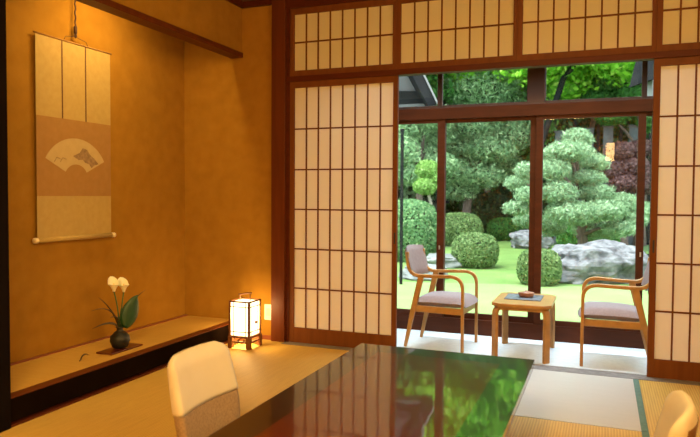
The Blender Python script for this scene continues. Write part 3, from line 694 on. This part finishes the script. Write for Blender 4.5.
# ground
def lawnmat(name, c1, c2, c3):
    m = noisy(name, c1, c2, 1.2, .95, .6, detail=8, bscale=60); return m
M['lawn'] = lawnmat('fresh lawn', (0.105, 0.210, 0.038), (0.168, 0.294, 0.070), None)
M['pale'] = lawnmat('pale lawn', (0.196, 0.322, 0.091), (0.238, 0.364, 0.126), None)  # paler grass colours than the lawn beyond
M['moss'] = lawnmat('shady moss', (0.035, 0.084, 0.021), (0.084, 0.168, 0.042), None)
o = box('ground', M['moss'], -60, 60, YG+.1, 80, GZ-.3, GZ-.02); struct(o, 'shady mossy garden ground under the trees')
def region(name, m, pts, z0, z1, label):
    cx = sum(p[0] for p in pts)/len(pts); cy = sum(p[1] for p in pts)/len(pts)
    q = MB(); q.prism([(x-cx, y-cy) for x, y in pts], 0, z1-z0); o = q.build(name, m, loc=(cx, cy, z0)); struct(o, label); return o
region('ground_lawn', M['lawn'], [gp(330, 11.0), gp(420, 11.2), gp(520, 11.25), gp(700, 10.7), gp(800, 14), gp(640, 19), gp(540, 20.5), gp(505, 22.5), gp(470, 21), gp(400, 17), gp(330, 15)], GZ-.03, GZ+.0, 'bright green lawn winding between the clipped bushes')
region('ground_lawn_near', M['pale'], [(-6, YG+.12), (9, YG+.12), gp(830, 10.9), gp(640, 10.9), gp(520, 11.3), gp(400, 11.5), gp(200, 11.9)], GZ-.04, GZ+.012, 'pale lawn strip just outside the windows')

def bush(x, D, wpx, hpx, label, lm, n=9000, leaf=.05, sq=2.7, cm='core', name='clipped_bush'):
    cx, cy = gp(x, D); w = wpx*D/FPX/2; h = hpx*D/FPX
    t = foliage(name, [(0, 0, h*.47, w, w*.95, h*.53)], n, leaf, M[lm], M[cm], None, (cx, cy, GZ), sq, 1, (.95, 1.02), .94, 0.0, coreamp=.05)
    tag(t, label, 'bush', 'clipped round bushes'); return t
bush(475.5, 14.1, 45, 34, 'round clipped bush in the middle of the lawn, behind the left armchair arm', 'lf_azalea')
bush(540, 11.3, 42, 36, 'round clipped bush behind the centre window post', 'lf_azalea', 9000, .045)
bush(409, 15.5, 60, 60, 'tall bright clipped bush at the left, behind the left armchair back', 'lf_azalea2', 12000, .07)
bush(459, 20.5, 46, 32, 'olive clipped bush behind and left of the middle one', 'lf_azalea', 9000, .06)
bush(505, 23, 34, 22, 'small dark clipped bush at the foot of the pale pine', 'lf_green', 7000, .06)
bush(588, 17.5, 58, 34, 'dark green low bush behind the large pale boulder', 'lf_green', 9000, .07, 2.3)

def rock(x, D, wpx, hpx, dep, label, m='stone', seed=1, name='garden_rock', sub=5, sink=.25):
    cx, cy = gp(x, D); w = wpx*D/FPX/2; h = hpx*D/FPX; import bmesh
    bm = bmesh.new(); bmesh.ops.create_icosphere(bm, subdivisions=sub, radius=1); vs = []
    for v in bm.verts:
        p = v.co; k = 1+.30*noise.noise(p*1.3+Vector((seed*5., 0, 0)))+.16*noise.noise(p*3+Vector((0, seed*2., 0)))+.07*noise.noise(p*7+Vector((0, 0, seed)))
        q3 = Vector((math.copysign(abs(p.x)**.85, p.x), math.copysign(abs(p.y)**.85, p.y), math.copysign(abs(p.z)**.8, p.z)))*k
        vs.append((q3.x*w, q3.y*dep, max(0, q3.z*h*.62+h*.42)))
    q = MB(); q.add(vs, [tuple(v.index for v in f.verts) for f in bm.faces], 0, False); bm.free()
    o = q.build(name, M[m], loc=(cx, cy, GZ-.01)); o.rotation_euler.z = YAW; tag(o, label, 'rock', 'garden rocks'); return o
rock(597, 11.9, 100, 37, .55, 'large pale boulder on the lawn behind the right armchair', seed=3)
rock(530, 19.4, 38, 17, .45, 'pale grey rock left of the centre window post, at the edge of the lawn', seed=5, sub=4)
rock(424, 12.2, 44, 14, .4, 'flat pale stone slab on the lawn behind the left armchair back', 'paving', seed=8, sub=4)
rock(446, 14.2, 44, 13, .4, 'low grey stone beside the middle clipped bush', 'paving', seed=9, sub=4)
rock(484, 21.5, 22, 8, .3, 'small grey stone between the two rear clipped bushes', 'paving', seed=11, sub=3)
rock(630, 15.5, 36, 12, .4, 'dark grey low stone behind the right end of the large boulder', 'tile', seed=13, sub=4)

def tree(name, label, cat, base, D, pads, n, leaf, lm, cm='core', trunk=.10, bark='bark', slim=1.0, dspread=.5, core=.86, group=None, flat=None, ext=0):
    """pads given as (column, row, half width, half height) at depth D -> metres; trunk from the ground at column base"""
    bx_, by_ = gp(base, D); t = thing(name, label, cat, (bx_, by_, GZ), 0, group)
    P = []
    for i, (x, y, rx, ry) in enumerate(pads):
        dd = D+random.uniform(-1, 1)*dspread; p = px(x, y, dd)
        P.append((p.x-bx_, p.y-by_, p.z-GZ, rx*dd/FPX, max(rx, ry)*dd/FPX*.9, ry*dd/FPX))
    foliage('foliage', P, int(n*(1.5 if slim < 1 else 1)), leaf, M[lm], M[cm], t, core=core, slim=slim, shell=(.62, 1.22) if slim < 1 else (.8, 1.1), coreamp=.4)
    top = max(P, key=lambda p: p[2]); q = MB(); tp = Vector(top[:3])
    pts = [Vector((0, 0, -.05))]+[Vector((tp.x*u+.18*math.sin(u*7+base)*(1-u), tp.y*u, tp.z*u)) for u in (.15, .3, .5, .7, .9)]
    q.tube(pts, [trunk*1.4, trunk, trunk*.85, trunk*.65, trunk*.45, trunk*.25], 8)
    q.build('trunk', M[bark], t)
    for p in P[:14]:
        q = MB(); k = min(max(p[2]/tp.z*.75, .12), .85); a = Vector((tp.x*k, tp.y*k, tp.z*k)); c = Vector(p[:3])
        q.tube([a, (a+c)/2+Vector((0, 0, .1)), c], [trunk*.4, trunk*.3, trunk*.12], 6); q.build('branch', M[bark], t)
    return t
# near cloud-pruned pine
tree('cloud_pine', 'pale green cloud pruned pine behind the boulder and the centre window post', 'tree', 578, 14.6,
     [(577, 139, 13, 9.2), (567, 152, 21, 9.2), (588, 163, 18, 7.9), (553, 170, 14, 9.2), (578, 179, 23, 7.9), (596, 193, 16, 7.9), (559, 193, 15, 10.6), (622, 205, 14, 10.6), (603, 211, 20, 9.2),
      (634, 221, 11, 9.2), (572, 213, 23, 10.6), (620, 229, 14, 6.6), (526, 171, 10, 7.9), (517, 183, 11, 6.6), (530, 195, 13, 7.9), (517, 208, 12, 6.6), (528, 220, 13, 6.6), (549, 226, 15, 9.2), (597, 230, 21, 9.2)],
     36000, .11, 'lf_pine', 'core', .12, slim=.25, dspread=.9, core=.6)
tree('pine_tree', 'bluish green pine left of the left window post, behind the tall bright bush', 'tree', 415, 21, [(405, 128, 22, 14), (430, 138, 20, 12), (398, 152, 20, 14), (420, 156, 22, 12), (440, 165, 16, 10), (405, 174, 16, 10), (385, 140, 20, 20), (425, 118, 26, 12)],
     16000, .15, 'lf_farpine', 'core', .14, slim=.4, dspread=1.0, core=.7, group='tall pines across the garden')
tree('pine_tree', 'bluish green pine seen through the left middle pane, behind the olive bush', 'tree', 468, 23,
     [(455, 95, 30, 18), (480, 88, 32, 18), (505, 100, 26, 16), (450, 120, 22, 14), (475, 128, 26, 14), (462, 150, 22, 12), (490, 150, 22, 12), (452, 172, 18, 12), (478, 176, 24, 12), (505, 165, 18, 10), (458, 190, 18, 9), (515, 135, 20, 14)],
     26000, .15, 'lf_farpine', 'core', .16, slim=.4, dspread=1.2, core=.7, group='tall pines across the garden')
tree('topiary_tree', 'small bright topiary with two rounded pads left of the left window post', 'tree', 432, 18.5, [(428, 170, 12, 9), (425, 186, 11, 8), (437, 178, 7, 6)], 9000, .07, 'lf_top', 'corelit', .07, 'palebark', core=.86, dspread=.2)
tree('maple_tree', 'lime green maple whose crown fills the right transom pane', 'tree', 566, 24,
     [(566, 84, 24, 14), (590, 74, 22, 14), (548, 76, 22, 16), (575, 56, 40, 16), (520, 60, 26, 14), (610, 58, 26, 14), (600, 92, 16, 8)], 30000, .11, 'lf_maple', 'core', .16, dspread=1.2, core=.72, group='maples across the garden')
tree('maple_tree', 'smaller lime maple between the pine and the dark evergreens in the left middle pane', 'tree', 484, 26, [(470, 152, 12, 8), (497, 128, 16, 8), (480, 143, 16, 7), (487, 62, 30, 12), (520, 78, 16, 12), (452, 64, 24, 10)], 14000, .11, 'lf_maple', 'core', .12, dspread=.6, core=.5, group='maples across the garden')
tree('broadleaf_tree', 'mid green leafy tree at the right of the right transom pane', 'tree', 640, 21,
     [(618, 80, 22, 14), (636, 94, 16, 12), (600, 98, 18, 8), (640, 66, 26, 14), (650, 120, 20, 12), (668, 90, 30, 24), (612, 118, 14, 7)], 28000, .11, 'lf_green', 'core', .15, dspread=1.0, core=.75)
tree('red_maple', 'dull red leaved maple right of the pale pine', 'tree', 626, 19.5, [(622, 152, 15, 9), (634, 166, 13, 10), (614, 170, 12, 9), (626, 184, 16, 9), (642, 148, 12, 8), (616, 192, 10, 7), (650, 180, 14, 14)], 13000, .10, 'lf_red', 'corered', .09, core=.6, dspread=.5)
# tall trees whose crowns rise above the window head (seen mirrored in the lacquer table)
M['lf_lime'] = leafmat('sunlit lime leaves', (.12, .42, .03), (.42, .82, .07), (.80, .97, .25), .5)  # strong sunlight on the crowns put into these leaf colours
def tall(name, x, D, h, wd, lm, label, cat='tree', lo=.47, root=None):
    cx, cy = gp(x, D); t = thing(name, label, cat, (cx, cy, GZ), 0, 'tall leafy trees above the window head')
    P = []
    for k in range(30):
        a = k*2.4; f = k/29; zz = h*(lo+(.96-lo)*f); ro = wd*.46*math.sin(PI*(.22+.74*f))*(.55+.45*((k*7) % 5)/4); pr_ = wd*random.uniform(.11, .19)
        P.append((math.cos(a)*ro, math.sin(a)*ro, zz, pr_*1.2, pr_*1.1, pr_*.62))
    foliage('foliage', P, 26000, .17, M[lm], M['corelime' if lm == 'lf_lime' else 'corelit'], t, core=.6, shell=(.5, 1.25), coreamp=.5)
    rx_, ry_ = gp(root or x, D); rx_ -= cx; ry_ -= cy
    q = MB(); q.tube([(rx_, ry_, 0), (rx_, ry_, h*.3), (rx_*.6, ry_*.6, h*.55), (0, 0, h*.7), (-.1, 0, h*.8), (0, 0, h*.92)], [.13, .11, .09, .07, .05, .03], 8); q.build('trunk', M['darkwall'], t)
tall('maple_tree', 600, 20, 9.5, 5.5, 'lf_lime', 'tall lime green maple rising out of view above the right transom pane', lo=.585, root=536)
tall('broadleaf_tree', 528, 22, 11, 6.5, 'lf_lime', 'tall leafy tree rising out of view above the centre window post', root=533)
tall('maple_tree', 445, 23, 12, 7, 'lf_lime', 'tall lime green maple rising out of view above the left middle transom pane', root=440)
tall('broadleaf_tree', 680, 22, 10, 6, 'lf_green', 'tall leafy tree rising out of view behind the right paper screen')
tall('broadleaf_tree', 425, 26, 15, 7.5, 'lf_lime', 'highest leafy tree rising out of view between the gabled wing and the left window post', root=439)
tall('broadleaf_tree', 395, 23, 11, 6, 'lf_green', 'tall leafy tree rising out of view above the gabled wing')
# small pale stemmed tree behind the boulder
tree('young_tree', 'thin pale trunked young tree behind the right end of the boulder', 'tree', 619, 18, [(615, 216, 18, 8), (640, 212, 16, 9), (628, 205, 14, 8)], 7000, .09, 'lf_pine', 'core', .09, 'palebark', slim=.5, core=.6, dspread=.3)
# tall dark evergreens closing the garden
def evergreen(x, D, w, h, label, lm='lf_dark', n=24000, leaf=.26):
    cx, cy = gp(x, D); t = thing('evergreen_tree', label, 'tree', (cx, cy, GZ), 0, 'dark evergreens at the back of the garden')
    P = []
    for k in range(9):
        a = random.uniform(0, 2*PI); zz = h*(.12+.80*(k/8)); r = w*.5*(1-.45*(k/8)**2)
        P.append((math.cos(a)*w*.22, math.sin(a)*w*.18, zz, r*random.uniform(.75, 1.1), r*.8, h*.15))
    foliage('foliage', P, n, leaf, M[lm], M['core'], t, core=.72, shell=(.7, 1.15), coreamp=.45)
    q = MB(); q.tube([(0, 0, 0), (.1, 0, h*.3), (0, 0, h*.8)], [.28, .22, .1], 8); q.build('trunk', M['bark'], t)
spots = [(352, 30, 7, 13, 'lf_green'), (392, 33, 6.5, 15, 'lf_farpine'), (436, 35, 7, 15, 'lf_dark'), (470, 31, 5.5, 14, 'lf_green'), (508, 34, 6.5, 16, 'lf_dark'), (545, 33, 6, 16, 'lf_dark'),
         (582, 37, 6.5, 17, 'lf_green'), (612, 32, 6, 15, 'lf_dark'), (650, 35, 7, 16, 'lf_green'), (700, 31, 7.5, 15, 'lf_dark')]
names = ['left of the photographed opening', 'rising above the left pine', 'behind the left window post', 'just right of the left window post', 'left of the centre window post', 'right beside the centre window post',
         'above the pale pine', 'behind the red maple', 'behind the right window post', 'hidden behind the right paper screen']
for s, nm in zip(spots, names): evergreen(s[0], s[1], s[2], s[3], 'tall evergreen at the back of the garden, '+nm, s[4])
# low dark shrubs under them
for x, D, w, h, lb in ((487, 26, 60, 42, 'dark shrub between the olive bush and the pine foot'), (560, 25, 60, 46, 'dark shrub behind the pale pine'), (640, 24, 60, 40, 'dark shrub behind the right window post'), (420, 29, 60, 30, 'dark shrub under the left pine'), (520, 28, 50, 60, 'tall dark shrub left of the centre window post')):
    o = bush(x, D, w, h, lb, 'lf_dark', 6000, .14, 2.2, name='dark_shrub'); o['group'] = 'dark shrubs under the evergreens'

# slate fence boards
t = thing('garden_fence', 'slate grey board fence under the trees behind the pale pine', 'fence', (*gp(590, 21.5), GZ)); t.rotation_euler.z = YAW*.3
for k, (x0, x1, z1) in enumerate(((-1.15, -.60, 3.70), (-.46, .06, 3.78), (.36, .66, 3.85), (1.15, 1.5, 3.85))):
    q = MB(); q.box(x0, x1, -.02, .02, 0, z1); q.build('fence_panel', M['slate'], t)
    q = MB(); q.box(x0-.03, x1+.03, -.05, .05, z1, z1+.05, 0); q.build('panel_cap', M['render'], t)
for x in (-.53, .21, .9, 1.8): q = MB(); q.box(x-.05, x+.05, -.04, .04, 0, 4.1); q.build('fence_post', M['darkwall'], t)
q = MB(); q.box(-1.6, 2.0, .05, .10, 3.2, 3.3); q.box(-1.6, 2.0, .05, .10, .6, .7); q.build('fence_rail', M['darkwall'], t)

# small outbuilding at the far left
t = thing('outbuilding', 'low pale outbuilding glimpsed under the trees above the tall bright bush', 'building', (*gp(412, 25), GZ)); t.rotation_euler.z = YAW
q = MB(); q.box(-1.2, 1.2, -.0, 1.5, 0, 1.25); q.build('wall', M['render'], t)
q = MB(); q.box(-1.4, 1.4, -.3, 1.8, 1.25, 1.38); q.build('roof', M['tile'], t)
for x in (-.35, .45): q = MB(); q.box(x-.17, x+.17, -.02, .01, .45, 1.1); q.build('window', M['darkwall'], t)
# neighbouring wing with sloping gable seen in the left transom
t = thing('gabled_wing', 'pale gable end with dark sloping bargeboard in the left transom pane', 'building', (0, 0, 0))
D = 9.0
def wp(x, y, dd=0): return px(x, y, D+dd)
nrm = fw.copy(); nrm.z = 0; nrm.normalize()
def slab(poly, thick, off=0):
    q = MB(); fr = [px(x, y, D+off) for x, y in poly]; bk = [p+nrm*thick for p in fr]; n = len(poly)
    q.add(fr+bk, [tuple(range(n)), tuple(range(n, 2*n))[::-1]]+[(i, (i+1) % n, n+(i+1) % n, n+i) for i in range(n)]); return q
t.location = (*gp(385, D), GZ)
def plc(q, nm, m): 
    q.v = [(v[0]-t.location.x, v[1]-t.location.y, v[2]-t.location.z) for v in q.v]; return q.build(nm, m, t)
plc(slab([(330, 60), (410, 60), (426, 91), (330, 95)], .08, .35), 'gable_wall', M['render'])
plc(slab([(330, 91), (424, 91), (430, 105), (330, 106)], .3, .30), 'shadowed_fascia', M['darkwall'])  # shadow under the gable put into this band's dark colour
plc(slab([(330, 106), (400, 104.5), (432, 103), (437, 106), (400, 108.5), (330, 110)], .3, .22), 'lower_eave', M['render'])
plc(slab([(403, 58), (415.5, 56), (437.5, 104), (428, 105.5)], .5, 0), 'bargeboard', M['tile'])
plc(slab([(415.2, 58), (417.0, 58), (438.6, 103), (437.2, 104)], .5, -.03), 'roof_edge', M['white'])
q = MB(); q.box(-.6, -.5, .3, .45, 0, 2.85); q.build('support_post', M['darkwall'], t)
# thin dark post in the garden at the left
t = thing('garden_post', 'thin black upright post beside the left paper screen edge', 'post', (*gp(401.5, 11.2), GZ))
q = MB(); q.box(-.022, .022, -.022, .022, 0, 2.66); q.build('post_shaft', M['darkwall'], t); q = MB(); q.box(-.03, .03, -.03, .03, 2.66, 2.70); q.build('post_cap', M['tile'], t)
# corner eave of the right wing in the right transom
t = thing('downpipe_wing', 'grey eave corner with downpipe at the right edge of the right transom pane', 'building', (*gp(665, 10), GZ)); t.rotation_euler.z = YAW
D = 10
q = MB(); q.box(-.24, 1.2, .0, .3, 3.05, 4.3); q.build('upper_wall', M['white'], t)
q = MB(); q.box(-.10, 1.2, .05, .3, 0, 3.05); q.build('lower_wall', M['darkwall'], t)
ev = [(-.47, 3.28), (-.28, 3.33), (-.16, 4.2), (-.26, 4.2)]
q = MB(); q.add([(x, -.3, z) for x, z in ev]+[(x, .3, z) for x, z in ev], [(0, 1, 2, 3), (4, 7, 6, 5), (0, 4, 5, 1), (1, 5, 6, 2), (2, 6, 7, 3), (3, 7, 4, 0)]); q.build('eave', M['tile'], t)


# ------------------------------------------------------------------ daylight
w = bpy.data.worlds.new('sky'); sc.world = w; w.use_nodes = True; nt = w.node_tree
bg = nt.nodes['Background']; bg.inputs['Color'].default_value = (.86, .95, 1, 1); bg.inputs['Strength'].default_value = 4.4
sl = bpy.data.lights.new('sun', 'SUN'); sl.energy = 4.8; sl.angle = .35; sl.color = (1, .98, .92); so = bpy.data.objects.new('sun', sl); COL.objects.link(so)
so.rotation_euler = (math.radians(-28), math.radians(14), 0); so.rotation_euler = Vector((.25, .55, -1)).to_track_quat('-Z', 'Y').to_euler()
# strip light added under the bay ceiling to brighten carpet and screens
t = thing('fill_strip', 'added white fill strip in the window bay ceiling', 'ceiling lamp', (1.8, .42, 2.695))
q = MB(); q.box(-1.55, 1.55, -.07, .07, .012, .025); q.build('fill_body', M['white'], t)
area('strip_fill', (1.8, .42, 2.68), (0, 0, 0), 3.0, 40, (.72, .90, 1), sy=.1, spread=1.45)
vs = sc.view_settings; sc.display_settings.display_device = 'sRGB'; vs.view_transform = 'Standard'; vs.look = 'None'; vs.exposure = 0; vs.gamma = 1; vs.use_curve_mapping = False
sc.cycles.max_bounces = 10; sc.cycles.diffuse_bounces = 5; sc.cycles.glossy_bounces = 4; sc.cycles.transparent_max_bounces = 16; sc.cycles.transmission_bounces = 4
sc.cycles.sample_clamp_indirect = 6; sc.cycles.use_denoising = True
